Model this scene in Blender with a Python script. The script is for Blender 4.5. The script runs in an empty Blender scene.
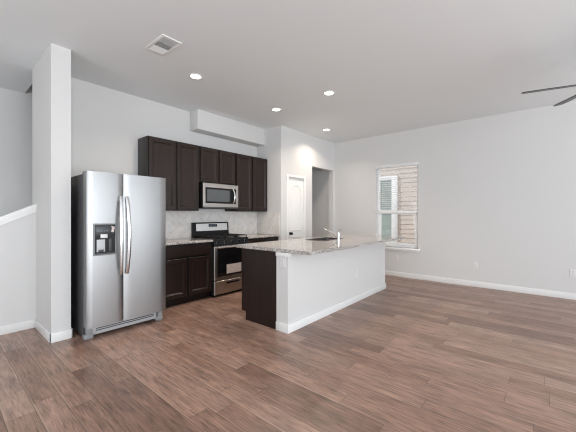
import bpy, bmesh, math, random
from mathutils import Vector, Matrix

sc = bpy.context.scene
COL = sc.collection
R = math.radians
H = 3.05                                    # ceiling height

# ------------------------------------------------------------------ camera
cam_d = bpy.data.cameras.new('camera')
cam = bpy.data.objects.new('camera', cam_d)
COL.objects.link(cam)
cam.location = (0, 0, 1.304)
cam.rotation_euler = (R(90), 0, R(40.2023 - 90))
cam_d.sensor_width = 36
cam_d.lens = 302.95 * 36 / 576
cam_d.shift_y = -1.22 / 576
cam_d.clip_start = 0.05
sc.camera = cam

# ------------------------------------------------------------------ world, lights, exposure
w = bpy.data.worlds.new('sky')
sc.world = w
w.use_nodes = True
wn = w.node_tree.nodes
bg = wn['Background']
bg.inputs[0].default_value = (0.86, 0.93, 1.0, 1)
bg.inputs[1].default_value = 1.5


def area(name, loc, rot, sx, sy, power, color):
    d = bpy.data.lights.new(name, 'AREA')
    d.shape = 'RECTANGLE'
    d.size, d.size_y = sx, sy
    d.energy = power
    d.color = color
    o = bpy.data.objects.new(name, d)
    COL.objects.link(o)
    o.location = loc
    o.rotation_euler = rot
    return o


# daylight through the patio doors and rear window behind the camera
area('patio_daylight', (0.2, -3.93, 1.35), (R(114), 0, 0), 3.6, 2.2, 255, (0.90, 0.96, 1.0))
area('rear_window_daylight', (4.2, -3.93, 1.35), (R(103), 0, 0), 2.8, 2.1, 85, (0.90, 0.96, 1.0))
area('side_fill_light', (-3.13, 1.3, 1.35), (R(130), 0, R(-90)), 3.2, 2.1, 105, (0.93, 0.975, 1.0))  # added fill lamp that brightens the left side; its window is assumed

sun_d = bpy.data.lights.new('sun', 'SUN')
sun_d.energy = 3.2
sun_d.angle = R(1.0)
sun_d.color = (1.0, 0.98, 0.95)
sun = bpy.data.objects.new('sun', sun_d)
COL.objects.link(sun)
sun.rotation_euler = Vector((-0.3, 0.6, 0.75)).to_track_quat('Z', 'Y').to_euler()

vs = sc.view_settings
vs.view_transform = 'Standard'
vs.look = 'None'
vs.gamma = 1
vs.use_curve_mapping = False
vs.exposure = -0.25
sc.cycles.filter_width = 1.1
DOWNLIGHT_POWER = 13
sc.cycles.max_bounces = 14
sc.cycles.diffuse_bounces = 8
sc.cycles.glossy_bounces = 6
sc.cycles.transparent_max_bounces = 24


# ------------------------------------------------------------------ materials
def srgb(r, g, b):
    f = lambda c: (c / 255 / 12.92) if c / 255 <= 0.04045 else ((c / 255 + 0.055) / 1.055) ** 2.4
    return (f(r), f(g), f(b), 1)


def mat(name, col, rough=0.5, metal=0.0, spec=0.5):
    m = bpy.data.materials.new(name)
    m.use_nodes = True
    b = m.node_tree.nodes['Principled BSDF']
    b.inputs['Base Color'].default_value = col
    b.inputs['Roughness'].default_value = rough
    b.inputs['Metallic'].default_value = metal
    b.inputs['Specular IOR Level'].default_value = spec
    return m


class N:
    """tiny node helper"""
    def __init__(s, m):
        s.t = m.node_tree
        s.b = s.t.nodes['Principled BSDF']

    def new(s, typ, **kw):
        n = s.t.nodes.new(typ)
        for k, v in kw.items():
            setattr(n, k, v)
        return n

    def link(s, a, b):
        s.t.links.new(a, b)

    def math(s, op, a, b=None):
        n = s.new('ShaderNodeMath', operation=op)
        for i, v in enumerate((a, b)):
            if v is None:
                continue
            if isinstance(v, (int, float)):
                n.inputs[i].default_value = v
            else:
                s.link(v, n.inputs[i])
        return n.outputs[0]

    def mix(s, fac, a, b, blend='MIX'):
        n = s.new('ShaderNodeMix', data_type='RGBA', blend_type=blend)
        for i, v in ((0, fac), (6, a), (7, b)):
            if isinstance(v, (int, float)):
                n.inputs[i].default_value = v
            elif isinstance(v, tuple):
                n.inputs[i].default_value = v
            else:
                s.link(v, n.inputs[i])
        return n.outputs[2]

    def noise(s, vec, scale, detail=2.0, rough=0.5):
        n = s.new('ShaderNodeTexNoise')
        n.inputs['Scale'].default_value = scale
        n.inputs['Detail'].default_value = detail
        n.inputs['Roughness'].default_value = rough
        if vec is not None:
            s.link(vec, n.inputs['Vector'])
        return n.outputs['Fac']

    def ramp(s, fac, stops):
        n = s.new('ShaderNodeValToRGB')
        e = n.color_ramp.elements
        e[0].position, e[0].color = stops[0]
        e[1].position, e[1].color = stops[-1]
        for p, c in stops[1:-1]:
            x = e.new(p)
            x.color = c
        s.link(fac, n.inputs[0])
        return n.outputs[0]

    def coords(s, scale=(1, 1, 1), rot=(0, 0, 0), space='Object'):
        tc = s.new('ShaderNodeTexCoord')
        mp = s.new('ShaderNodeMapping')
        mp.inputs['Scale'].default_value = scale
        mp.inputs['Rotation'].default_value = rot
        s.link(tc.outputs[space], mp.inputs[0])
        return mp.outputs[0]

    def bump(s, h, strength, dist=0.01):
        n = s.new('ShaderNodeBump')
        n.inputs['Strength'].default_value = strength
        n.inputs['Distance'].default_value = dist
        s.link(h, n.inputs['Height'])
        s.link(n.outputs[0], s.b.inputs['Normal'])


def paint(name, col, bump=0.06, scale=90):
    m = mat(name, col, 0.65, spec=0.25)
    n = N(m)
    n.bump(n.noise(n.coords(), scale, 3), bump, 0.004)
    return m


M_WALL = paint('wall_paint', (0.665, 0.66, 0.655, 1))
M_CEIL = paint('ceiling_paint', (0.775, 0.795, 0.805, 1), 0.15, 60)
M_TRIM = mat('white_trim_paint', (0.79, 0.79, 0.785, 1), 0.35)
M_WHITE = mat('white_plastic', (0.73, 0.725, 0.72, 1), 0.4)
M_VINYL = mat('white_vinyl', (0.93, 0.93, 0.93, 1), 0.35)
M_SLOT = mat('slot_shadow', (0.05, 0.05, 0.05, 1), 0.6)

# wood look planks, running along Y
M_FLOOR = mat('wood_planks', (0.2, 0.12, 0.09, 1), 0.42)
n = N(M_FLOOR)
tc = n.new('ShaderNodeTexCoord')
sep = n.new('ShaderNodeSeparateXYZ')
n.link(tc.outputs['Object'], sep.inputs[0])
row_f = n.math('DIVIDE', sep.outputs[0], 0.152)
row = n.math('FLOOR', row_f)
wr = n.new('ShaderNodeTexWhiteNoise', noise_dimensions='1D')
n.link(row, wr.inputs['W'])
u_f = n.math('ADD', n.math('DIVIDE', sep.outputs[1], 1.22), wr.outputs['Value'])
plank = n.math('FLOOR', u_f)
cmb = n.new('ShaderNodeCombineXYZ')
n.link(row, cmb.inputs[0])
n.link(plank, cmb.inputs[1])
wp = n.new('ShaderNodeTexWhiteNoise', noise_dimensions='3D')
n.link(cmb.outputs[0], wp.inputs['Vector'])
gx = n.math('MULTIPLY', sep.outputs[0], 48.0)
gy = n.math('MULTIPLY', sep.outputs[1], 3.0)
gv = n.new('ShaderNodeCombineXYZ')
n.link(gx, gv.inputs[0])
n.link(gy, gv.inputs[1])
n.link(n.math('MULTIPLY', wp.outputs['Value'], 37.0), gv.inputs[2])
grain = n.noise(gv.outputs[0], 1.0, 9, 0.75)
gv2 = n.new('ShaderNodeCombineXYZ')
n.link(n.math('MULTIPLY', sep.outputs[0], 11.0), gv2.inputs[0])
n.link(n.math('MULTIPLY', sep.outputs[1], 2.6), gv2.inputs[1])
n.link(n.math('MULTIPLY', wp.outputs['Value'], 91.0), gv2.inputs[2])
blotch = n.noise(gv2.outputs[0], 1.4, 3, 0.6)
c_plank = n.ramp(wp.outputs['Value'], [(0.0, srgb(124, 97, 84)), (0.35, srgb(142, 113, 98)),
                                       (0.7, srgb(152, 123, 108)), (1.0, srgb(160, 133, 119))])
c_gr = n.ramp(grain, [(0.30, (0.58, 0.55, 0.53, 1)), (0.5, (1, 1, 1, 1)), (0.68, (1.40, 1.40, 1.40, 1))])
c1 = n.mix(0.85, c_plank, c_gr, 'MULTIPLY')
gv3 = n.new('ShaderNodeCombineXYZ')
n.link(n.math('MULTIPLY', sep.outputs[0], 105.0), gv3.inputs[0])
n.link(n.math('MULTIPLY', sep.outputs[1], 7.0), gv3.inputs[1])
n.link(n.math('MULTIPLY', wp.outputs['Value'], 53.0), gv3.inputs[2])
fine = n.noise(gv3.outputs[0], 1.0, 3, 0.6)
c1 = n.mix(0.8, c1, n.ramp(fine, [(0.30, (0.42, 0.41, 0.42, 1)), (0.46, (0.98, 0.98, 0.99, 1)), (0.72, (1.25, 1.25, 1.26, 1))]), 'MULTIPLY')
c_bl = n.ramp(blotch, [(0.30, (0.66, 0.68, 0.70, 1)), (0.62, (1.20, 1.18, 1.16, 1))])
c1 = n.mix(0.7, c1, c_bl, 'MULTIPLY')
fr = n.math('FRACT', row_f)
ex = n.math('MINIMUM', fr, n.math('SUBTRACT', 1.0, fr))
fu = n.math('FRACT', u_f)
eu = n.math('MULTIPLY', n.math('MINIMUM', fu, n.math('SUBTRACT', 1.0, fu)), 8.0)
edge = n.math('LESS_THAN', n.math('MINIMUM', ex, eu), 0.013)
edge_highlight = n.math('MULTIPLY', n.math('LESS_THAN', fr, 0.075), n.math('GREATER_THAN', fr, 0.013))  # highlight along plank edges, painted into the colour
c1 = n.mix(n.math('MULTIPLY', n.math('MULTIPLY', edge_highlight, 0.8), wp.outputs['Value']), c1, srgb(178, 152, 136))
c1 = n.mix(n.math('MULTIPLY', edge, 0.6), c1, (0.05, 0.032, 0.026, 1))
n.link(c1, n.b.inputs['Base Color'])
n.link(n.math('ADD', n.math('MULTIPLY', grain, 0.2), 0.25), n.b.inputs['Roughness'])
n.bump(n.math('SUBTRACT', grain, n.math('MULTIPLY', edge, 0.8)), 0.12, 0.003)


def dark_wood(name, a, b):
    m = mat(name, a, 0.33, spec=0.4)
    n = N(m)
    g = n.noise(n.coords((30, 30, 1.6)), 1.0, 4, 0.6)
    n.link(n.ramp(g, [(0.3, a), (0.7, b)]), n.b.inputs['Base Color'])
    n.bump(g, 0.05, 0.002)
    return m


M_ESP = dark_wood('espresso_wood', srgb(28, 18, 15), srgb(40, 27, 23))
M_ESP_SHADE = dark_wood('espresso_wood_shaded', srgb(18, 13, 12), srgb(24, 18, 16))  # darker copy of the cabinet wood, shade of gaps and recesses in its colour

M_GRAN = mat('speckled_granite', (0.6, 0.57, 0.54, 1), 0.06)
n = N(M_GRAN)
v = n.coords()
vo = n.new('ShaderNodeTexVoronoi')
vo.inputs['Scale'].default_value = 130
n.link(v, vo.inputs['Vector'])
sepc = n.new('ShaderNodeSeparateColor')
n.link(vo.outputs['Color'], sepc.inputs[0])
c = n.ramp(sepc.outputs[0], [(0.0, srgb(60, 54, 52)), (0.22, srgb(80, 72, 68)), (0.32, srgb(150, 140, 133)),
                             (0.55, srgb(192, 186, 181)), (1.0, srgb(218, 215, 212))])
bl = n.noise(v, 14, 3, 0.6)
c = n.mix(n.ramp(bl, [(0.5, (0, 0, 0, 1)), (0.72, (0.28, 0.28, 0.28, 1))]), c, srgb(120, 106, 98))
n.link(c, n.b.inputs['Base Color'])


def steel(name, base, rough, sc_=(1, 1, 90)):
    m = mat(name, base, rough, 1.0)
    n = N(m)
    g = n.noise(n.coords(sc_), 3.0, 3, 0.6)
    n.link(n.math('ADD', n.math('MULTIPLY', g, 0.12), rough - 0.06), n.b.inputs['Roughness'])
    n.bump(g, 0.02, 0.001)
    return m


M_STEEL = steel('brushed_stainless', (0.37, 0.37, 0.375, 1), 0.38)
M_STEELR = steel('brushed_stainless_warm', (0.54, 0.51, 0.485, 1), 0.32)
M_CHROME = mat('satin_handle_steel', (0.75, 0.75, 0.76, 1), 0.22, 1.0)
M_DGREY = mat('dark_grey_enamel', (0.055, 0.056, 0.06, 1), 0.45)
M_GREY = mat('grey_plastic', srgb(140, 141, 143), 0.45)
M_BLACK = mat('black_enamel', (0.009, 0.009, 0.010, 1), 0.28, spec=0.22)
M_IRON = mat('cast_iron', (0.012, 0.012, 0.012, 1), 0.5, spec=0.2)
M_GLASSK = mat('black_glass', (0.008, 0.008, 0.009, 1), 0.04)
M_MWGL = mat('tinted_microwave_glass', (0.085, 0.095, 0.10, 1), 0.12)
M_PAPER = mat('printed_paper', srgb(205, 192, 186), 0.7)
n = N(M_PAPER)
vv = n.coords((40, 1, 160))
n.link(n.ramp(n.noise(vv, 1.0, 2), [(0.45, srgb(214, 203, 198)), (0.62, srgb(168, 152, 148))]), n.b.inputs['Base Color'])
M_LED = mat('display_glass', (0.01, 0.014, 0.022, 1), 0.1)
M_BTN = mat('display_marks', srgb(120, 135, 150), 0.4)
M_KNOB = mat('dark_bronze', (0.018, 0.015, 0.013, 1), 0.3, 0.6)
M_FAN = mat('charcoal_fan_blade', srgb(62, 62, 64), 0.4)

M_TILE = mat('diagonal_tile', srgb(205, 198, 192), 0.28)
n = N(M_TILE)
tcx = n.new('ShaderNodeTexCoord')
sp = n.new('ShaderNodeSeparateXYZ')
n.link(tcx.outputs['Object'], sp.inputs[0])
hor = n.math('ADD', sp.outputs[0], sp.outputs[1])
S = 0.33 * 1.0
da = n.math('DIVIDE', n.math('ADD', n.math('MULTIPLY', hor, 0.7071), n.math('MULTIPLY', sp.outputs[2], 0.7071)), S)
db = n.math('DIVIDE', n.math('SUBTRACT', n.math('MULTIPLY', hor, 0.7071), n.math('MULTIPLY', sp.outputs[2], 0.7071)), S)


def line(q):
    f_ = n.math('FRACT', q)
    return n.math('MINIMUM', f_, n.math('SUBTRACT', 1.0, f_))


grout = n.math('LESS_THAN', n.math('MINIMUM', line(da), line(db)), 0.009)
cl = n.noise(n.coords(), 9, 4, 0.6)
tcol = n.ramp(cl, [(0.35, srgb(212, 207, 203)), (0.65, srgb(228, 225, 222))])
n.link(n.mix(grout, tcol, srgb(196, 190, 186)), n.b.inputs['Base Color'])

M_SIDING = mat('beige_siding', srgb(216, 203, 194), 0.7)
M_XGLASS = mat('greenish_window_glass', srgb(168, 180, 176), 0.15)
M_GROUND = mat('gravel_ground', srgb(150, 140, 125), 0.9)
M_GLASS = bpy.data.materials.new('clear_pane')
M_GLASS.use_nodes = True
t = M_GLASS.node_tree
t.nodes.remove(t.nodes['Principled BSDF'])
tr = t.nodes.new('ShaderNodeBsdfTransparent')
gl = t.nodes.new('ShaderNodeBsdfGlossy')
gl.inputs['Roughness'].default_value = 0.02
mx = t.nodes.new('ShaderNodeMixShader')
mx.inputs[0].default_value = 0.06
t.links.new(tr.outputs[0], mx.inputs[1])
t.links.new(gl.outputs[0], mx.inputs[2])
t.links.new(mx.outputs[0], t.nodes['Material Output'].inputs[0])
M_LAMP = bpy.data.materials.new('lamp_lens')
M_LAMP.use_nodes = True
b = M_LAMP.node_tree.nodes['Principled BSDF']
b.inputs['Emission Color'].default_value = (1, 0.97, 0.92, 1)
b.inputs['Emission Strength'].default_value = 6


# ------------------------------------------------------------------ mesh helpers
class MB:
    def __init__(s):
        s.bm = bmesh.new()

    def _merge(s, b2, mtx=None):
        if mtx is not None:
            bmesh.ops.transform(b2, matrix=mtx, verts=b2.verts)
        me = bpy.data.meshes.new('tmp')
        b2.to_mesh(me)
        b2.free()
        s.bm.from_mesh(me)
        bpy.data.meshes.remove(me)
        return s

    def box(s, x0, y0, z0, x1, y1, z1, bev=0.0, seg=2, mtx=None):
        b2 = bmesh.new()
        bmesh.ops.create_cube(b2, size=1)
        for q in b2.verts:
            q.co = Vector(((x0 + x1) / 2 + q.co.x * (x1 - x0), (y0 + y1) / 2 + q.co.y * (y1 - y0),
                           (z0 + z1) / 2 + q.co.z * (z1 - z0)))
        if bev:
            bmesh.ops.bevel(b2, geom=b2.edges[:], offset=bev, segments=seg, affect='EDGES', profile=0.5)
        return s._merge(b2, mtx)

    def cyl(s, p0, p1, r0, r1=None, seg=24):
        r1 = r0 if r1 is None else r1
        p0, p1 = Vector(p0), Vector(p1)
        d = p1 - p0
        b2 = bmesh.new()
        bmesh.ops.create_cone(b2, cap_ends=True, segments=seg, radius1=r0, radius2=r1, depth=d.length)
        q = Vector((0, 0, 1)).rotation_difference(d.normalized())
        return s._merge(b2, Matrix.Translation((p0 + p1) / 2) @ q.to_matrix().to_4x4())

    def lathe(s, prof, origin=(0, 0, 0), axis=(0, 0, 1), seg=32):
        """prof: list of (radius, height) along the axis"""
        b2 = bmesh.new()
        rings = []
        for r, z in prof:
            if r < 1e-6:
                rings.append([b2.verts.new((0, 0, z))])
            else:
                rings.append([b2.verts.new((r * math.cos(2 * math.pi * k / seg), r * math.sin(2 * math.pi * k / seg), z))
                              for k in range(seg)])
        for a, c_ in zip(rings, rings[1:]):
            for k in range(seg):
                k2 = (k + 1) % seg
                if len(a) == 1 and len(c_) == 1:
                    continue
                if len(a) == 1:
                    b2.faces.new((a[0], c_[k2], c_[k]))
                elif len(c_) == 1:
                    b2.faces.new((a[k], a[k2], c_[0]))
                else:
                    b2.faces.new((a[k], a[k2], c_[k2], c_[k]))
        bmesh.ops.recalc_face_normals(b2, faces=b2.faces)
        q = Vector((0, 0, 1)).rotation_difference(Vector(axis).normalized())
        return s._merge(b2, Matrix.Translation(origin) @ q.to_matrix().to_4x4())

    def tube(s, pts, r, seg=12, flat=1.0):
        """sweep a round (or flattened) section along points"""
        pts = [Vector(p) for p in pts]
        b2 = bmesh.new()
        rings = []
        for i, p in enumerate(pts):
            d = (pts[min(i + 1, len(pts) - 1)] - pts[max(i - 1, 0)]).normalized()
            up = Vector((1, 0, 0)) if abs(d.x) < 0.9 else Vector((0, 0, 1))
            a = (up - d * up.dot(d)).normalized()
            c_ = d.cross(a)
            rr = r[i] if isinstance(r, (list, tuple)) else r
            rings.append([b2.verts.new(p + a * rr * math.cos(2 * math.pi * k / seg) + c_ * rr * flat * math.sin(2 * math.pi * k / seg))
                          for k in range(seg)])
        for a, c_ in zip(rings, rings[1:]):
            for k in range(seg):
                b2.faces.new((a[k], a[(k + 1) % seg], c_[(k + 1) % seg], c_[k]))
        b2.faces.new(rings[0])
        b2.faces.new(rings[-1])
        bmesh.ops.recalc_face_normals(b2, faces=b2.faces)
        return s._merge(b2)

    def prism(s, poly, lo, hi, axis='y'):
        """extrude a polygon: axis y -> poly in (x,z); x -> (y,z); z -> (x,y)"""
        f3 = {'y': lambda a, b_, d: (a, d, b_), 'x': lambda a, b_, d: (d, a, b_), 'z': lambda a, b_, d: (a, b_, d)}[axis]
        b2 = bmesh.new()
        A = [b2.verts.new(f3(a, b_, lo)) for a, b_ in poly]
        B = [b2.verts.new(f3(a, b_, hi)) for a, b_ in poly]
        b2.faces.new(A)
        b2.faces.new(B)
        for k in range(len(poly)):
            k2 = (k + 1) % len(poly)
            b2.faces.new((A[k], A[k2], B[k2], B[k]))
        bmesh.ops.recalc_face_normals(b2, faces=b2.faces)
        return s._merge(b2)

    def loft(s, x0, x1, z0, z1, rings):
        """front facing -Y: concentric rectangles (inset, y); first and last are capped"""
        b2 = bmesh.new()
        L = []
        for i, y in rings:
            L.append([b2.verts.new(p) for p in ((x0 + i, y, z0 + i), (x1 - i, y, z0 + i), (x1 - i, y, z1 - i), (x0 + i, y, z1 - i))])
        b2.faces.new(L[0])
        b2.faces.new(L[-1])
        for a, c_ in zip(L, L[1:]):
            for k in range(4):
                b2.faces.new((a[k], a[(k + 1) % 4], c_[(k + 1) % 4], c_[k]))
        bmesh.ops.recalc_face_normals(b2, faces=b2.faces)
        return s._merge(b2)

    def build(s, name, m, parent=None, smooth=35):
        me = bpy.data.meshes.new(name)
        s.bm.to_mesh(me)
        s.bm.free()
        me.materials.append(m)
        for p in me.polygons:
            p.use_smooth = True
        me.set_sharp_from_angle(angle=R(smooth))
        o = bpy.data.objects.new(name, me)
        COL.objects.link(o)
        if parent is not None:
            o.parent = parent
        return o


def tag(o, label, cat, group=None):
    o['label'] = label
    o['category'] = cat
    if group:
        o['group'] = group
    return o


def thing(name, label, cat, loc=(0, 0, 0), rz=0.0, group=None):
    o = bpy.data.objects.new(name, None)
    o.empty_display_size = 0.1
    COL.objects.link(o)
    o.location = loc
    o.rotation_euler = (0, 0, rz)
    return tag(o, label, cat, group)


def struct(mb, name, m, label=None, cat=None):
    o = mb.build(name, m)
    o['kind'] = 'structure'
    if label:
        tag(o, label, cat)
    return o


def copy_tree(o, parent=None):
    c_ = o.copy()
    COL.objects.link(c_)
    if parent is not None:
        c_.parent = parent
    for ch in list(o.children):
        copy_tree(ch, c_)
    return c_


# ------------------------------------------------------------------ the room
XR, YK, YP, XP = 6.384, 4.585, 3.911, 4.418
XL, YB = -3.2, -4.0
struct(MB().box(XL - .12, YB - .12, -0.1, XR + .14, 5.9, 0), 'floor', M_FLOOR, 'brown wood plank floor running through kitchen and living room', 'floor')
cb = MB().box(XL - .12, YB - .12, H, XR + .14, 4.7, H + .3)
cb.box(XL - .12, 4.7, H, 0.884, 5.9, H + .3)
cb.box(2.6, 4.7, H, XR + .14, 5.9, H + .3)
struct(cb, 'ceiling', M_CEIL, 'flat light grey textured ceiling', 'ceiling')

# right wall with its window hole
WY0, WY1, WZ0, WZ1 = 1.945, 2.843, 0.615, 2.385
b = MB()
b.box(XR, YB - .12, 0, XR + .14, WY0, H)
b.box(XR, WY1, 0, XR + .14, 5.9, H)
b.box(XR, WY0, 0, XR + .14, WY1, WZ0)
b.box(XR, WY0, WZ1, XR + .14, WY1, H)
struct(b, 'wall_right', M_WALL, 'long plain light grey wall with the window', 'wall')
struct(MB().box(0.967, YK, 0, XP + .12, YK + .115, H), 'wall_kitchen', M_WALL, 'light grey wall behind the kitchen cabinets', 'wall')
# pantry block: side wall and front wall with a door hole and a cased-less opening
struct(MB().box(XP, YP + .12, 0, XP + .12, YK, H), 'wall_pantry_side', M_WALL, 'narrow return wall at the right end of the cabinets', 'wall')
DX0, DX1, DZ = 4.640, 5.150, 2.06
OX0, OX1, OZ = 5.452, 6.312, 2.378
b = MB()
b.box(XP, YP, 0, DX0 - .03, YP + .12, H)
b.box(DX1 + .03, YP, 0, OX0, YP + .12, H)
b.box(OX1, YP, 0, XR, YP + .12, H)
b.box(DX0 - .03, YP, DZ + .03, DX1 + .03, YP + .12, H)
b.box(OX0, YP, OZ, OX1, YP + .12, H)
struct(b, 'wall_pantry', M_WALL, 'light wall with the white pantry door and the hall opening', 'wall')
struct(MB().box(5.23, YP + .12, 0, 5.35, 5.9, H), 'wall_hall_left', M_WALL)
struct(MB().box(5.35, 5.6, 0, XR, 5.72, H), 'wall_hall_back', M_WALL)
# column beside the refrigerator, and the stair knee wall
struct(MB().box(0.798, 3.828, 0, 0.967, 4.70, H), 'wall_column', M_WALL, 'white full-height wall end left of the refrigerator', 'wall')
kn = [(-1.2, 0), (0.798, 0), (0.798, 1.385), (-1.0, 0.49), (-1.2, 0.49)]
struct(MB().prism(kn, 4.50, 4.62), 'wall_knee', M_WALL, 'low sloping white wall beside the stairs at left', 'wall')
cap = [(-1.22, 0.49), (-1.0, 0.49), (0.798, 1.385), (0.798, 1.432), (-1.0, 0.537), (-1.22, 0.537)]
b = MB().prism(cap, 4.475, 4.645)
b.prism([(x, z - .045) for x, z in cap], 4.489, 4.50)
struct(b, 'trim_1', M_TRIM, 'sloping white cap on the stair wall', 'trim')
b = MB()
for k in range(8):
    b.box(-0.75 + .27 * k, 4.702 if k > 5 else 4.622, 0, -0.75 + .27 * (k + 1), 5.698, 0.19 * (k + 1))
struct(b, 'stairs', M_TRIM)
struct(MB().box(XL, 5.70, 0, 2.7, 5.82, 5.2), 'wall_stair', M_WALL, 'grey stairwell wall seen above the sloping cap', 'wall')
b = MB().box(0.784, 4.6, H + .3, 0.884, 5.7, 5.2).box(2.6, 4.6, 0, 2.7, 5.7, 5.2).box(0.784, 4.6, H + .3, 2.7, 4.7, 5.2)
b.box(0.784, 4.6, 5.2, 2.7, 5.82, 5.3)
struct(b, 'wall_shaft', M_WALL)
# rear and left walls, with openings for daylight; the left one is added for light
b = MB()
for x0, x1, z0, z1 in ((XL, -1.7, 0, H), (2.1, 2.7, 0, H), (5.7, XR, 0, H), (-1.7, 2.1, 2.7, H), (2.7, 5.7, 2.65, H), (2.7, 5.7, 0, .25)):
    b.box(x0, YB - .12, z0, x1, YB, z1)
struct(b, 'wall_rear', M_WALL)
b = MB()
for y0, y1, z0, z1 in ((YB, -3.0, 0, H), (3.0, 5.9, 0, H), (-3.0, 3.0, 2.65, H), (-3.0, 3.0, 0, .25)):
    b.box(XL - .12, y0, z0, XL, y1, z1)
struct(b, 'wall_left', M_WALL)
# boxed-out soffit above the cabinets
struct(MB().box(2.848, 4.352, 2.722, XP, YK, H, 0.006), 'wall_soffit', M_WALL, 'boxed-out white soffit above the wall cabinets', 'soffit')

# baseboards
def bb(b, x0, y0, x1, y1, n_, h=0.098):
    """run on a wall face; n_ is the outward normal"""
    t_ = 0.014
    nx, ny = n_
    lo = (min(x0, x1, x0 + nx * t_, x1 + nx * t_), min(y0, y1, y0 + ny * t_, y1 + ny * t_))
    hi = (max(x0, x1, x0 + nx * t_, x1 + nx * t_), max(y0, y1, y0 + ny * t_, y1 + ny * t_))
    b.box(lo[0], lo[1], 0, hi[0], hi[1], h, 0.004)
    return b


struct(bb(bb(MB(), XR, YB, XR, YP, (-1, 0)), XR, YP + .12, XR, 5.6, (-1, 0)), 'baseboard_right', M_TRIM, 'white baseboard along the long right wall', 'baseboard')
b = bb(MB(), 0.798, 3.828 - .014, 0.798, 4.5, (-1, 0))
bb(b, 0.798 - .014, 3.828, 0.967 + .014, 3.828, (0, -1))
bb(b, 0.967, 3.828 - .014, 0.967, YK, (1, 0))
struct(b, 'baseboard_column', M_TRIM, 'white baseboard around the wall end', 'baseboard')
struct(bb(MB(), -1.2, 4.5, 0.784, 4.5, (0, -1)), 'baseboard_knee', M_TRIM, 'white baseboard under the sloping stair wall', 'baseboard')
b = bb(MB(), XP, YP, DX0 - .06, YP, (0, -1))
bb(b, DX1 + .06, YP, OX0, YP, (0, -1))
struct(b, 'baseboard_pantry', M_TRIM)

# pantry door: two panel slab, casing, knob
d = MB()
d.box(DX0 - .0, YP + .012, 0.012, DX1, YP + .046, DZ, 0.002)
door = struct(d, 'door_1', M_TRIM, 'narrow white two-panel pantry door with dark knob', 'door')
def arch_panel(x0, x1, z0, z1, rise, y_front, mb):
    """raised moulding: outer ring of an arched panel"""
    def loop(i):
        pts = [(x0 + i, z0 + i), (x1 - i, z0 + i)]
        if rise == 0:
            return pts + [(x1 - i, z1 - i), (x0 + i, z1 - i)]
        for k in range(13):
            a_ = k / 12
            x = x1 - i + (x0 - x1 + 2 * i) * a_
            pts.append((x, z1 - i - rise + rise * math.sin(math.pi * a_)))
        return pts
    b2 = bmesh.new()
    L = [[b2.verts.new((x, y, z)) for x, z in loop(i)] for i, y in
         ((0, y_front + .001), (0.004, y_front - .009), (0.016, y_front - .009), (0.024, y_front + .001))]
    for a_, c_ in zip(L, L[1:]):
        m_ = len(a_)
        for k in range(m_):
            b2.faces.new((a_[k], a_[(k + 1) % m_], c_[(k + 1) % m_], c_[k]))
    bmesh.ops.recalc_face_normals(b2, faces=b2.faces)
    mb._merge(b2)
pm = MB()
arch_panel(DX0 + .09, DX1 - .09, 0.98, DZ - .13, 0.10, YP + .012, pm)
arch_panel(DX0 + .09, DX1 - .09, 0.22, 0.86, 0, YP + .012, pm)
pm.build('panel_moulding', M_TRIM, door)
kb = MB().lathe([(0.0, 0.064), (0.020, 0.062), (0.028, 0.05), (0.027, 0.036), (0.014, 0.026), (0.011, 0.010), (0.030, 0.007), (0.031, 0.0), (0, 0)],
                (DX0 + .07, YP + .012, 0.925), (0, -1, 0))
kb.build('door_knob', M_KNOB, door)
b = MB()
for x0, x1, z0, z1 in ((DX0 - .055, DX0 - .004, 0, DZ + .055), (DX1 + .004, DX1 + .055, 0, DZ + .055), (DX0 - .004, DX1 + .004, DZ + .004, DZ + .055)):
    b.box(x0, YP - .016, z0, x1, YP, z1, 0.004)
b.box(DX0 - .03, YP, 0, DX0 - .004, YP + .12, DZ + .004).box(DX1 + .004, YP, 0, DX1 + .03, YP + .12, DZ + .004).box(DX0 - .03, YP, DZ + .004, DX1 + .03, YP + .12, DZ + .03)
struct(b, 'trim_2', M_TRIM, 'white casing around the pantry door', 'trim')

# window in the right wall
b = MB()
fx0, fx1 = XR + .075, XR + .135
for y0, y1, z0, z1 in ((WY0, WY0 + .045, WZ0, WZ1), (WY1 - .045, WY1, WZ0, WZ1), (WY0 + .045, WY1 - .045, WZ0, WZ0 + .05), (WY0 + .045, WY1 - .045, WZ1 - .05, WZ1)):
    b.box(fx0, y0, z0, fx1, y1, z1, 0.003)
win = struct(b, 'window_1', M_VINYL, 'white single-hung window in the right wall', 'window')
b = MB().box(fx0 - .01, WY0 + .045, 1.325, fx1 - .02, WY1 - .045, 1.385, 0.003)
b.box(fx0 - .01, WY0 + .045, WZ0 + .05, fx0 + .02, WY0 + .085, 1.325).box(fx0 - .01, WY1 - .085, WZ0 + .05, fx0 + .02, WY1 - .045, 1.325)
b.box(fx0 - .01, WY0 + .085, WZ0 + .05, fx0 + .02, WY1 - .085, WZ0 + .09)
b.build('sash', M_VINYL, win)
MB().box(fx0 + .03, WY0 + .045, WZ0 + .05, fx0 + .034, WY1 - .045, WZ1 - .05).build('pane', M_GLASS, win)
b = MB().box(XR - .045, WY0 - .035, WZ0 - .036, XR + .075, WY1 + .035, WZ0, 0.005)
b.box(XR - .016, WY0 - .02, WZ0 - .062, XR, WY1 + .02, WZ0 - .036, 0.003)
b.build('window_sill', M_VINYL, win)

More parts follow.
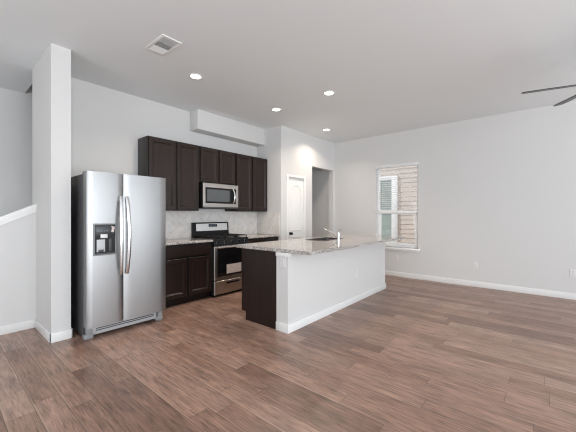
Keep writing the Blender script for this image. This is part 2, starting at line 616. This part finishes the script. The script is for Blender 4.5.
# slatted blind
bl_ = thing('window_blind', 'white horizontal slat blind hanging over the upper half of the window', 'blind', (XR, 0, WZ0))
MB().box(-.012, WY0 - .012, 1.700, .062, WY1 + .012, 1.768, 0.004).build('valance', M_WHITE, bl_)
sl = MB()
nsl = 20
for k in range(nsl):
    z = 0.795 + 0.875 * k / (nsl - 1)
    mt = Matrix.Translation((0.035, 0, z)) @ Matrix.Rotation(R(4), 4, 'Y')
    sl.box(-.024, WY0 + .008, -.0013, .024, WY1 - .008, .0013, mtx=mt)
for k in range(6):
    sl.box(.011, WY0 + .008, 0.7635 + .0045 * k, .059, WY1 - .008, 0.7660 + .0045 * k)
sl.build('slats', M_VINYL, bl_)
MB().box(0.010, WY0 + .008, 0.730, 0.060, WY1 - .008, 0.762, 0.004).build('bottom_rail', M_VINYL, bl_)
for yy in (WY0 + .13, WY1 - .13):
    for xx in (0.0105, 0.0595):
        MB().cyl((xx, yy, 0.75), (xx, yy, 1.70), 0.0012, seg=6).build('ladder_cord', M_TRIM, bl_)
MB().cyl((-.006, WY1 - .07, 0.95), (-.003, WY1 - .07, 1.69), 0.004, seg=8).build('tilt_wand', M_TRIM, bl_)

# neighbour's house outside the window
struct(MB().box(XR + .5, -3, -0.3, 12, 9, -0.15), 'ground_outside', M_GROUND)
nh = thing('neighboring_house', 'beige lap-sided house seen through the blind slats', 'house', (9.6, 0, -0.15))
b = MB()
poly = []
for k in range(32):
    poly += [(-.013, .145 * k), (-.002, .145 * k + .144)]
for sgn in (0,):
    b2 = [(0.2, 0)] + [(x, z) for x, z in poly] + [(0.2, poly[-1][1])]
    b.prism([(x, z) for x, z in b2], -1.5, 9.0, 'y')
sd = b.build('siding_wall', M_SIDING, nh, smooth=10)
b = MB()
for y0, y1, z0, z1 in ((3.54, 3.73, .50, 2.71), (4.10, 4.28, .50, 2.71), (3.73, 4.10, 2.58, 2.71), (3.73, 4.10, .50, .62), (3.73, 4.10, 1.50, 1.60)):
    b.box(-.06, y0, z0, 0.0, y1, z1, 0.004)
b.build('window_frame', M_VINYL, nh)
MB().box(-.035, 3.73, .62, -.028, 4.10, 2.58).build('window_pane', M_XGLASS, nh)


# ------------------------------------------------------------------ kitchen cabinets
DR = lambda y: [(0.0, y + .019), (0.0, y + .003), (0.003, y), (0.050, y), (0.057, y + .006), (0.063, y + .006), (0.070, y + .012)]
FLAT = lambda y: [(0.0, y + .019), (0.0, y + .003), (0.003, y)]


def door_part(x0, x1, z0, z1, y, parent, name='door'):
    return MB().loft(x0, x1, z0, z1, DR(y)).build(name, M_ESP, parent, smooth=20)


def wall_cabinet(label, x0, x1, z0, z1, depth, doors):
    t_ = thing('wall_cabinet', label, 'cabinet', (x0, YK, z0), 0, 'dark wall cabinets above the range')
    W, Hh, D = x1 - x0, z1 - z0, depth
    b = MB().box(0, -D + .02, 0, W, -.001, Hh, 0.002)
    b.build('carcass', M_ESP, t_)
    MB().box(0.001, -D, 0, W - .001, -D + .0195, Hh).build('face_frame', M_ESP_SHADE, t_)
    for a_, c_ in doors:
        door_part(a_ - x0, c_ - x0, 0.012, Hh - .012, -D - .0195, t_)
    return t_


wall_cabinet('tall dark wall cabinet with two doors, left of the microwave', 1.986, 2.818, 1.368, 2.424, 0.31, ((2.000, 2.402), (2.433, 2.804)))
wall_cabinet('short dark wall cabinet directly above the microwave', 2.821, 3.579, 1.838, 2.424, 0.31, ((2.844, 3.187), (3.219, 3.562)))
wall_cabinet('tall dark wall cabinet with two doors, right of the microwave', 3.582, 4.402, 1.368, 2.424, 0.31, ((3.602, 3.968), (4.000, 4.387)))


def base_cabinet(label, x0, x1, doors, drawers):
    t_ = thing('base_cabinet', label, 'cabinet', (x0, YK, 0), 0, 'dark base cabinets along the kitchen wall')
    W = x1 - x0
    MB().box(0, -.58, 0.105, W, -.002, 0.880, 0.001).box(0, -.52, 0.0, W, -.002, 0.1045).build('carcass', M_ESP, t_)
    MB().box(0.001, -.60, 0.105, W - .001, -.5805, 0.880).build('face_frame', M_ESP_SHADE, t_)
    MB().box(0.0, -.527, 0.0, W, -.5205, 0.104).build('toe_kick', M_ESP_SHADE, t_)
    for a_, c_ in doors:
        door_part(a_ - x0, c_ - x0, 0.125, 0.672, -.6195, t_)
    for a_, c_ in drawers:
        MB().loft(a_ - x0, c_ - x0, 0.70, 0.858, FLAT(-.6195)).build('drawer_front', M_ESP, t_)
    return t_


base_cabinet('dark base cabinet between the refrigerator and the range', 1.910, 2.858, ((1.94, 2.412), (2.450, 2.833)), ((1.94, 2.833),))
base_cabinet('dark base cabinet right of the range, partly behind the island', 3.612, 4.412, ((3.636, 3.998), (4.026, 4.388)), ((3.636, 4.388),))


def slab(b, x0, y0, x1, y1, z0=.882, z1=.914):
    return b.box(x0, y0, z0, x1, y1, z1, 0.004)


tag(slab(MB(), 1.905, 3.948, 2.862, YK - .013).build('countertop', M_GRAN), 'speckled granite countertop between the refrigerator and the range', 'countertop')
tag(slab(MB(), 3.608, 3.948, 4.405, YK - .013).build('countertop', M_GRAN), 'speckled granite countertop to the right of the range', 'countertop')
# tile backsplash (back wall run and the return on the pantry side wall)
b = MB().box(1.87, YK - .011, .882, XP - .001, YK, 1.366)
b.box(XP - .011, 3.945, .915, XP, YK - .011, 1.345)
struct(b, 'trim_3', M_TILE, 'pale tile backsplash laid diagonally between counter and cabinets', 'backsplash')

# ------------------------------------------------------------------ refrigerator
fx, fy = 1.034, 3.548
fr_ = thing('refrigerator', 'stainless side-by-side refrigerator standing beside the white wall end', 'refrigerator', (fx, fy, 0))
FW = 0.846
MB().box(0.004, 0.125, 0.025, FW - .004, 0.80, 1.735, 0.006).build('case', M_DGREY, fr_)
def fridge_door(x0, x1, name):
    b2 = MB()
    # softly bowed front
    poly = []
    for k in range(13):
        a_ = k / 12
        poly.append((x0 + (x1 - x0) * a_, 0.010 * (2 * a_ - 1) ** 2 if 0 < k < 12 else 0.018))
    poly += [(x1, 0.112), (x0, 0.112)]
    b2.prism(poly, 0.135, 1.754, 'z')
    return b2.build(name, M_STEEL, fr_, smooth=40)
fd = fridge_door(0.0, 0.3475, 'freezer_door')
rd = fridge_door(0.3555, FW, 'refrigerator_door')
def handle(xc, parent, side):
    pts, z0, z1 = [], 0.655, 1.505
    for k in range(17):
        a_ = k / 16
        pts.append((xc + side * .010 * math.sin(math.pi * a_), -.018 - .045 * math.sin(math.pi * a_) ** .7, z0 + (z1 - z0) * a_))
    hb = MB().tube(pts, 0.019, 14, 0.6)
    for z in (z0 + .03, z1 - .03):
        hb.box(xc - .011, -.028, z - .02, xc + .011, 0.012, z + .02, 0.004)
    hb.build('handle', M_CHROME, parent)
handle(0.318, fd, -1)
handle(0.379, rd, 1)
# ice and water dispenser on the freezer door
dx0, dx1, dz0, dz1 = 0.062, 0.268, 0.885, 1.205
MB().loft(dx0 - .008, dx1 + .008, dz0 - .008, dz1 + .008, [(0, .008), (0, -.004), (.004, -.008), (.012, -.008), (.014, -.004), (.014, .004)]).build('dispenser_trim', M_GREY, fd)
MB().box(dx0 + .006, -.005, dz0 + .006, dx1 - .006, 0.006, dz1 - .006).build('dispenser_recess', M_BLACK, fd)
b = MB().loft(dx0 + .006, dx1 - .006, dz0 + .19, dz1 - .006, [(0, -.004), (0, -.010), (.006, -.014)])
b.build('dispenser_control_panel', mat('dark_control_plastic', (0.035, 0.036, 0.04, 1), 0.35), fd)
b = MB()
for k in range(4):
    b.box(dx0 + .03 + k * .027, -.0146, dz1 - .075, dx0 + .046 + k * .027, -.0140, dz1 - .069)
b.build('control_marks', M_BTN, fd)
MB().box(dx0 + .055, -.022, dz0 + .175, dx0 + .120, -.005, dz0 + .215, 0.003).build('dispenser_spout', M_WHITE, fd)
b = MB().loft(dx0 + .022, dx0 + .100, dz0 + .030, dz0 + .160, [(0, -.005), (0, -.010), (.006, -.014)])
b.build('dispenser_paddle', mat('pale_paddle_plastic', srgb(190, 192, 195), 0.4), fd)
b = MB().box(dx0 + .135, -.012, dz0 + .030, dx0 + .165, -.005, dz0 + .165, 0.004)
b.build('ice_paddle', M_DGREY, fd)
MB().box(dx0 + .035, -.018, dz0 + .030, dx0 + .085, -.0145, dz0 + .055, 0.002).build('paddle_lip', M_DGREY, fd)
MB().prism([(dx0 + .155, dz1 - .085), (dx1 - .022, dz1 - .090), (dx1 - .014, dz1 - .03), (dx1 - .05, dz1 - .018), (dx0 + .165, dz1 - .045)], -.0155, -.0143).build('sticker', M_PAPER, fd)
MB().box(dx0 + .006, -.018, dz0 + .006, dx1 - .006, -.005, dz0 + .020, 0.003).build('drip_tray', M_DGREY, fd)
MB().box(0.715, 0.004, 1.677, 0.785, 0.0085, 1.684).build('badge', M_GREY, rd)
# base grille, feet covers, hinge caps
b = MB().box(0.075, 0.100, 0.030, FW - .075, 0.1245, 0.125, 0.004)
b.build('base_grille', mat('silver_grille', srgb(178, 178, 180), 0.4), fr_)
b = MB()
for k in range(3):
    b.box(0.11, 0.0985, 0.066 + k * .020, FW - .11, 0.101, 0.076 + k * .020)
b.build('grille_slots', M_SLOT, fr_)
for x0 in (0.0, FW - .085):
    MB().box(x0, 0.085, 0.0, x0 + .085, 0.16, 0.050, 0.008).build('foot_cover', M_GREY, fr_)
    MB().box(x0 + .015, 0.070, 0.052, x0 + .07, 0.124, 0.125, 0.005).build('hinge_bracket', M_GREY, fr_)
for x0 in (0.02, FW - .11):
    MB().box(x0, 0.09, 1.742, x0 + .09, 0.22, 1.766, 0.006).build('hinge_cap', M_DGREY, fr_)
MB().box(0.02, 0.60, 0.0, FW - .02, 0.70, 0.03).build('rear_rollers', M_DGREY, fr_)

# ------------------------------------------------------------------ gas range
rx, ry = 2.868, 3.925
ra = thing('gas_range', 'stainless and black gas range set between the base cabinets', 'stove', (rx, ry, 0))
RW = 0.740
MB().box(0, 0.055, 0.035, RW, 0.63, 0.895, 0.003).build('body', M_BLACK, ra)
b = MB().box(0.03, 0.08, 0, RW - .03, 0.6, 0.034)
b.build('toe_base', M_BLACK, ra)
od = MB().loft(0.004, RW - .004, 0.262, 0.800, [(0, .053), (0, .006), (.006, 0), (.012, 0)]).build('oven_door', M_STEELR, ra)
MB().loft(0.058, RW - .058, 0.318, 0.768, [(0, .004), (0, -.003), (.004, -.004)]).build('oven_window', M_GLASSK, od)
b = MB().tube([(0.03, -.042, .785), (RW - .03, -.042, .785)], 0.013, 14)
for x in (0.05, RW - .05):
    b.box(x - .012, -.042, .775, x + .012, 0.002, .795, 0.003)
b.build('handle', M_CHROME, od)
MB().box(0.235, -.0055, 0.352, 0.545, -.0042, 0.500).build('paper_label', M_PAPER, od)
dw = MB().loft(0.004, RW - .004, 0.040, 0.250, [(0, .053), (0, .006), (.006, 0), (.012, 0)]).build('storage_drawer', M_STEELR, ra)
MB().loft(0.24, RW - .24, 0.190, 0.216, [(0, .003), (0, -.010), (.006, -.014)]).build('drawer_pull', M_BLACK, dw)
# sloping control panel and knobs
MB().prism([(0.012, 0.808), (0.055, 0.808), (0.085, 0.915), (0.040, 0.915)], 0.002, RW - .002, 'x').build('control_panel', M_BLACK, ra)
nrm = Vector((0, -.107, .028)).normalized()
for k in range(5):
    x = 0.085 + k * 0.1455
    p = Vector((x, 0.027, 0.862))
    kn_ = MB().lathe([(0.026, 0.0), (0.026, 0.006), (0.021, 0.010), (0.018, 0.030), (0.016, 0.034), (0, 0.034)], p, nrm, 24)
    k_o = kn_.build('knob', M_BLACK, ra)
    MB().lathe([(0.0275, 0.0), (0.0275, 0.004), (0.024, 0.005), (0.024, 0.0)], p, nrm, 24).build('knob_ring', M_CHROME, k_o)
MB().box(0.0, 0.045, 0.895, RW, 0.60, 0.917, 0.004).build('cooktop', M_BLACK, ra)
for (cx, cy) in ((.16, .19), (.16, .45), (.376, .32), (.592, .19), (.592, .45)):
    MB().lathe([(0.048, 0.917), (0.048, 0.926), (0.036, 0.928), (0.036, 0.938), (0.030, 0.941), (0, 0.941)], (cx, cy, 0)).build('burner', M_IRON, ra)
for gx0, gx1 in ((0.02, 0.262), (0.266, 0.486), (0.49, 0.732)):
    b = MB()
    z0, z1 = 0.945, 0.958
    y0, y1 = 0.075, 0.575
    for y in (y0, (y0 + y1) / 2, y1):
        b.box(gx0, y - .006, z0, gx1, y + .006, z1, 0.002)
    for x in (gx0 + .006, (gx0 + gx1) / 2, gx1 - .006):
        b.box(x - .006, y0, z0, x + .006, y1, z1, 0.002)
    for y in (.19, .45):
        b.box(gx0, y - .005, z0, gx1, y + .005, z1, 0.002)
    for x in (gx0 + .006, gx1 - .006):
        for y in (y0, y1):
            b.box(x - .006, y - .006, 0.917, x + .006, y + .006, z0, 0.001)
    b.build('grate', M_IRON, ra)
bgd = MB().prism([(0.565, 0.917), (0.645, 0.917), (0.645, 1.165), (0.635, 1.172), (0.600, 1.172), (0.588, 1.160), (0.575, 1.0)], 0.0, RW, 'x').build('backguard', M_BLACK, ra)
mt = Matrix.Rotation(0.081, 4, 'X')
b = MB()
b.prism([(0.5715, 1.025), (0.576, 1.025), (0.588, 1.150), (0.5835, 1.150)], 0.05, RW - .035, 'x')
b.build('stainless_fascia', steel('pale_stainless', (0.75, 0.75, 0.75, 1), 0.42), bgd)
MB().prism([(0.5695, 1.090), (0.578, 1.090), (0.583, 1.140), (0.5745, 1.140)], 0.30, 0.475, 'x').build('clock_display', M_LED, bgd)
b = MB()
for j, zz in enumerate((1.101, 1.122)):
    for k in range(5):
        yy = 0.5695 + (zz - 1.09) * .1
        b.prism([(yy - .0008, zz - .005), (yy + .001, zz - .005), (yy + .002, zz + .006), (yy + .0002, zz + .006)], 0.312 + k * .031, 0.334 + k * .031, 'x')
b.build('display_buttons', M_BTN, bgd)

# ------------------------------------------------------------------ microwave
mw = thing('microwave', 'stainless over-the-range microwave under the short cabinet', 'microwave', (2.838, 4.185, 1.412))
MW, MH = 0.736, 0.412
MB().box(0.0, 0.03, 0.0, MW, 0.395, MH, 0.003).build('body', M_BLACK, mw)
md = MB().loft(0.002, MW - .002, 0.022, MH, [(0, .029), (0, .004), (.004, 0), (.01, 0)]).build('door', M_STEELR, mw)
MB().loft(0.045, MW - .055, 0.082, MH - .07, [(0, .002), (0, -.002), (.003, -.003)]).build('door_surround', M_BLACK, md)
MB().box(0.075, -.0042, 0.112, 0.535, -.0031, MH - .10).build('window', M_MWGL, md)
pts = []
for k in range(13):
    a_ = k / 12
    pts.append((0.605 + .012 * math.sin(math.pi * a_), -.008 - .038 * math.sin(math.pi * a_) ** .8, 0.09 + 0.245 * a_))
MB().tube(pts, 0.0125, 12).build('handle', M_CHROME, md)
b = MB().box(0.638, -.0038, 0.100, 0.672, -.0031, 0.290, 0.0003)
b.build('keypad', M_DGREY, md)
MB().box(0.638, -.0038, 0.300, 0.672, -.0031, 0.325).build('clock_display', M_LED, md)
MB().box(0.01, 0.002, 0.0, MW - .01, 0.36, 0.020, 0.002).build('vent_strip', M_DGREY, mw)

# ------------------------------------------------------------------ island
ix0, ix1, iy0, iy1 = 2.541, 5.209, 2.150, 2.319
struct(MB().box(ix0, iy0, 0, ix1, iy1, 0.882), 'wall_island', M_WALL, 'white half wall of the island facing the living room', 'half wall')
b = bb(MB(), ix0 - .014, iy0, ix1 + .014, iy0, (0, -1))
bb(b, ix0, iy0, ix0, iy1, (-1, 0))
bb(b, ix1, iy0, ix1, iy1, (1, 0))
struct(b, 'baseboard_island', M_TRIM, 'white baseboard around the island half wall', 'baseboard')
b = MB().box(ix0 - .016, iy0 - .016, 0.838, ix0, iy1, 0.8815, 0.004)
b.box(ix0, iy0 - .016, 0.838, ix0 + .05, iy0, 0.8815, 0.004)
struct(b, 'trim_4', M_TRIM, 'small white moulding under the island counter end', 'trim')
ic = thing('island_cabinet', 'dark island base cabinet with plain end panel facing the range', 'cabinet', (ix0, iy1, 0))
IL = ix1 - ix0
MB().prism([(0.001, 0), (0.515, 0), (0.515, 0.105), (0.592, 0.105), (0.592, 0.880), (0.001, 0.880)], 0.0, 0.018, 'x').build('end_panel', M_ESP, ic)
b = MB()
b.prism([(0.001, 0), (0.515, 0), (0.515, 0.105), (0.57, 0.105), (0.57, 0.64), (0.001, 0.64)], 0.0185, IL, 'x')
b.box(0.0185, 0.001, 0.6405, 1.05, 0.57, 0.880).box(1.85, 0.001, 0.6405, IL, 0.57, 0.880).box(1.05, 0.545, .6405, 1.85, .57, .88)
b.build('carcass', M_ESP_SHADE, ic)
nd = 6
for k in range(nd):
    x0 = 0.03 + k * (IL - .04) / nd
    x1 = x0 + (IL - .04) / nd - .02
    mtx_door = MB().loft(-x1, -x0, 0.125, 0.672, DR(-.5915))
    bmesh.ops.transform(mtx_door.bm, matrix=Matrix.Rotation(math.pi, 4, 'Z'), verts=mtx_door.bm.verts)
    mtx_door.build('door', M_ESP, ic, smooth=20)
    mtx_dr = MB().loft(-x1, -x0, 0.70, 0.858, FLAT(-.5915))
    bmesh.ops.transform(mtx_dr.bm, matrix=Matrix.Rotation(math.pi, 4, 'Z'), verts=mtx_dr.bm.verts)
    mtx_dr.build('drawer_front', M_ESP, ic)

# countertop with the sink hole
cx0, cx1, cy0, cy1 = 2.545, 5.345, 1.850, 3.030
sx0, sx1, sy0, sy1 = 3.74, 4.33, 2.49, 2.80
b2 = bmesh.new()
zt, zb = 0.920, 0.8825
xs, ys = [cx0, sx0, sx1, cx1], [cy0, sy0, sy1, cy1]
vt = {(i, j, z): b2.verts.new((xs[i], ys[j], z)) for i in range(4) for j in range(4) for z in (zt, zb)}
for i in range(3):
    for j in range(3):
        if (i, j) == (1, 1):
            continue
        for z in (zt, zb):
            b2.faces.new([vt[i, j, z], vt[i + 1, j, z], vt[i + 1, j + 1, z], vt[i, j + 1, z]])
for k in range(3):
    for j in (0, 3):
        b2.faces.new([vt[k, j, zt], vt[k + 1, j, zt], vt[k + 1, j, zb], vt[k, j, zb]])
        b2.faces.new([vt[j, k, zt], vt[j, k + 1, zt], vt[j, k + 1, zb], vt[j, k, zb]])
for j in (1, 2):
    b2.faces.new([vt[1, j, zt], vt[2, j, zt], vt[2, j, zb], vt[1, j, zb]])
    b2.faces.new([vt[j, 1, zt], vt[j, 2, zt], vt[j, 2, zb], vt[j, 1, zb]])
bmesh.ops.recalc_face_normals(b2, faces=b2.faces)
eds = [e for e in b2.edges if len(e.link_faces) == 2 and e.calc_face_angle(0) > 1.0
       and all(q.co.x in (cx0, cx1) or q.co.y in (cy0, cy1) or abs(q.co.x - cx0) < 1e-5 or abs(q.co.x - cx1) < 1e-5 or abs(q.co.y - cy0) < 1e-5 or abs(q.co.y - cy1) < 1e-5 for q in e.verts)]
bmesh.ops.bevel(b2, geom=eds, offset=0.005, segments=2, affect='EDGES')
mb = MB()
mb._merge(b2)
tag(mb.build('countertop', M_GRAN), 'long speckled granite island countertop overhanging the white half wall', 'countertop')

# sink
sk = thing('sink', 'dark drop-in sink set in the island countertop', 'sink', ((sx0 + sx1) / 2, (sy0 + sy1) / 2, 0.92))
hw, hd = (sx1 - sx0) / 2, (sy1 - sy0) / 2
b2 = bmesh.new()
def rr(hx, hy, rad, z, n_=6):
    out = []
    for cxx, cyy, a0 in ((hx - rad, hy - rad, 0), (-hx + rad, hy - rad, 90), (-hx + rad, -hy + rad, 180), (hx - rad, -hy + rad, 270)):
        for k in range(n_ + 1):
            a_ = R(a0 + 90 * k / n_)
            out.append((cxx + rad * math.cos(a_), cyy + rad * math.sin(a_), z))
    return out
loops = [rr(hw + .018, hd + .018, .04, .0006), rr(hw + .016, hd + .016, .04, .006), rr(hw - .010, hd - .010, .05, .006), rr(hw - .016, hd - .016, .05, -.004),
         rr(hw - .022, hd - .022, .05, -.17), rr(hw - .05, hd - .05, .05, -.195), rr(.03, .03, .029, -.20)]
LV = [[b2.verts.new(p) for p in lp] for lp in loops]
for a_, c_ in zip(LV, LV[1:]):
    for k in range(len(a_)):
        b2.faces.new((a_[k], a_[(k + 1) % len(a_)], c_[(k + 1) % len(a_)], c_[k]))
mb = MB()
bmesh.ops.recalc_face_normals(b2, faces=b2.faces)
mb._merge(b2)
mb.build('basin', steel('sink_steel', (0.10, 0.095, 0.09, 1), 0.3), sk)
MB().lathe([(0.032, -.2005), (0.030, -.196), (0.018, -.199), (0, -.199)]).build('drain', M_CHROME, sk)

# faucet
fc = thing('faucet', 'chrome pull-out kitchen faucet standing behind the sink', 'faucet', (4.025, 2.395, 0.92))
MB().lathe([(0, 0), (0.030, 0), (0.030, 0.006), (0.021, 0.012), (0.0195, 0.10), (0.019, 0.118), (0.014, 0.128), (0, 0.130)]).build('body', M_CHROME, fc)
MB().tube([(0, 0.008, 0.040), (0, 0.08, 0.082), (0, 0.16, 0.124), (0, 0.255, 0.160)], [0.013, 0.0105, 0.0105, 0.013], 16).build('spout', M_CHROME, fc)
MB().tube([(0.0, 0, 0.124), (0.0, -.012, 0.142), (0.0, -.055, 0.168)], [0.010, 0.008, 0.006], 12).build('handle', M_CHROME, fc)


# ------------------------------------------------------------------ outlets
def outlet(label, loc, rz, group='wall outlets', w_=.072, h_=.118):
    t_ = thing('wall_outlet', label, 'outlet', loc, rz, group)
    MB().loft(-w_ / 2, w_ / 2, -h_ / 2, h_ / 2, [(0, 0), (0, -.003), (.003, -.006)]).build('cover_plate', M_WHITE, t_)
    for z in (-.021, .021):
        rcp = MB().loft(-.017, .017, z - .015, z + .015, [(0, -.0055), (0, -.0075), (.002, -.009)]).build('receptacle', M_WHITE, t_)
        MB().box(-.008, -.0096, z - .004, -.0058, -.0088, z + .007).box(.0058, -.0096, z - .004, .008, -.0088, z + .006).box(-.002, -.0096, z - .010, .002, -.0088, z - .0065).build('slots', M_SLOT, rcp)
    return t_


FX = R(-90)     # faces -X
outlet('white outlet low on the long right wall, first one right of the window', (XR, 0.948, 0.388), FX)
outlet('white outlet low on the right wall, at the right edge of the photo', (XR, -0.337, 0.408), FX)
outlet('white outlet under the window just past the island end', (XR, 2.375, 0.380), FX)
outlet('white outlet on the narrow end of the island half wall', (ix0, 2.222, 0.775), FX)
outlet('white outlet on the long white face of the island', (4.15, iy0, 0.43), 0)
outlet('white outlet on the backsplash beside the refrigerator', (2.487, YK - .0115, 1.092), 0)
outlet('white outlet on the backsplash to the right of the range', (3.957, YK - .0115, 1.102), 0)

# ------------------------------------------------------------------ ceiling fixtures
def downlight(label, x, y):
    t_ = thing('recessed_light', label, 'ceiling light', (x, y, H), 0, 'recessed ceiling lights')
    MB().lathe([(0.062, -.0005), (0.066, -.006), (0.088, -.005), (0.092, -.0005), (0.062, -.0005)]).build('trim_ring', M_TRIM, t_)
    MB().lathe([(0, -.0035), (0.0615, -.0035), (0.0615, -.001), (0, -.001)]).build('lens', M_LAMP, t_)
    d = bpy.data.lights.new('recessed_lamp', 'AREA')
    d.shape = 'DISK'
    d.size = 0.12
    d.energy = DOWNLIGHT_POWER
    d.color = (1.0, 0.86, 0.71)
    d.spread = R(135)
    o = bpy.data.objects.new('recessed_lamp', d)
    COL.objects.link(o)
    o.parent = t_
    o.location = (0, 0, -.012)
    return t_


downlight('round recessed ceiling light closest to the air vent', 2.168, 3.355)
downlight('round recessed ceiling light in front of the soffit', 3.709, 3.39)
downlight('round recessed ceiling light above the island counter', 3.697, 2.355)
downlight('round recessed ceiling light in front of the hall opening', 5.259, 3.41)

vt_ = thing('air_vent', 'square white air vent in the ceiling above the refrigerator', 'vent', (1.555, 2.995, H))
vw, vl = 0.105, 0.185
b = MB()
for x0, y0, x1, y1 in ((-vw, -vl, vw, -vl + .028), (-vw, vl - .028, vw, vl), (-vw, -vl + .028, -vw + .028, vl - .028), (vw - .028, -vl + .028, vw, vl - .028)):
    b.box(x0, y0, -.010, x1, y1, -.0005, 0.002)
b.build('frame', M_TRIM, vt_)
MB().box(-vw + .028, -vl + .028, -.0025, vw - .028, vl - .028, -.0008).build('duct_shade', M_SLOT, vt_)  # dark sheet standing in for the shade inside the duct
secs = ((-vl + .03, -.058, 62), (-.054, .050, 25), (.054, vl - .03, -35))
for y0, y1, ang in secs:
    b = MB()
    nn = 8
    for k in range(nn):
        y = y0 + (y1 - y0) * (k + .5) / nn
        mt = Matrix.Translation((0, y, -.0085)) @ Matrix.Rotation(R(ang), 4, 'X')
        b.box(-vw + .029, -.0062, -.0006, vw - .029, .0062, .0006, mtx=mt)
    b.build('louvers', M_TRIM, vt_)
for y in (-.056, .052):
    MB().box(-vw + .028, y - .002, -.010, vw - .028, y + .002, -.0026).build('divider', M_TRIM, vt_)

# ceiling fan (only two blade ends reach into the frame)
fan = thing('ceiling_fan', 'dark charcoal ceiling fan with blades entering at upper right', 'fan', (4.236, -0.473, 2.60))
MB().lathe([(0, .45), (0.075, .45), (0.075, .42), (0.055, .385), (0.014, .37), (0.014, .37)]).build('canopy', M_FAN, fan)
MB().cyl((0, 0, .10), (0, 0, .385), 0.013).build('downrod', M_FAN, fan)
MB().lathe([(0, .13), (0.05, .125), (0.11, .10), (0.125, .06), (0.125, .01), (0.10, -.02), (0.06, -.03), (0, -.03)]).build('motor_housing', M_FAN, fan)
MB().lathe([(0.085, -.026), (0.088, -.04), (0.075, -.075), (0.045, -.095), (0, -.10)]).build('light_bowl', mat('frosted_glass', (0.8, 0.8, 0.78, 1), 0.4), fan)
for k in range(5):
    a_ = R(103.1 - 70.5 * 1 - 72 * 0 + 72 * k)
    a_ = R(32.2 + 71.9 * k)
    mt = Matrix.Rotation(a_, 4, 'Z') @ Matrix.Translation((0, 0, 0.0)) @ Matrix.Rotation(R(-11), 4, 'X')
    b = MB()
    poly = [(0.17, -.045), (0.60, -.062), (0.650, -.055), (0.672, -.030), (0.674, 0.02), (0.655, .050), (0.60, .058), (0.17, .045)]
    b.prism(poly, -.004, .004, 'z')
    bmesh.ops.transform(b.bm, matrix=mt, verts=b.bm.verts)
    blade = b.build('blade', M_FAN, fan)
    b = MB().box(0.10, -.02, -.010, 0.22, .02, -.0045, 0.002)
    bmesh.ops.transform(b.bm, matrix=mt, verts=b.bm.verts)
    b.build('blade_bracket', M_FAN, blade)
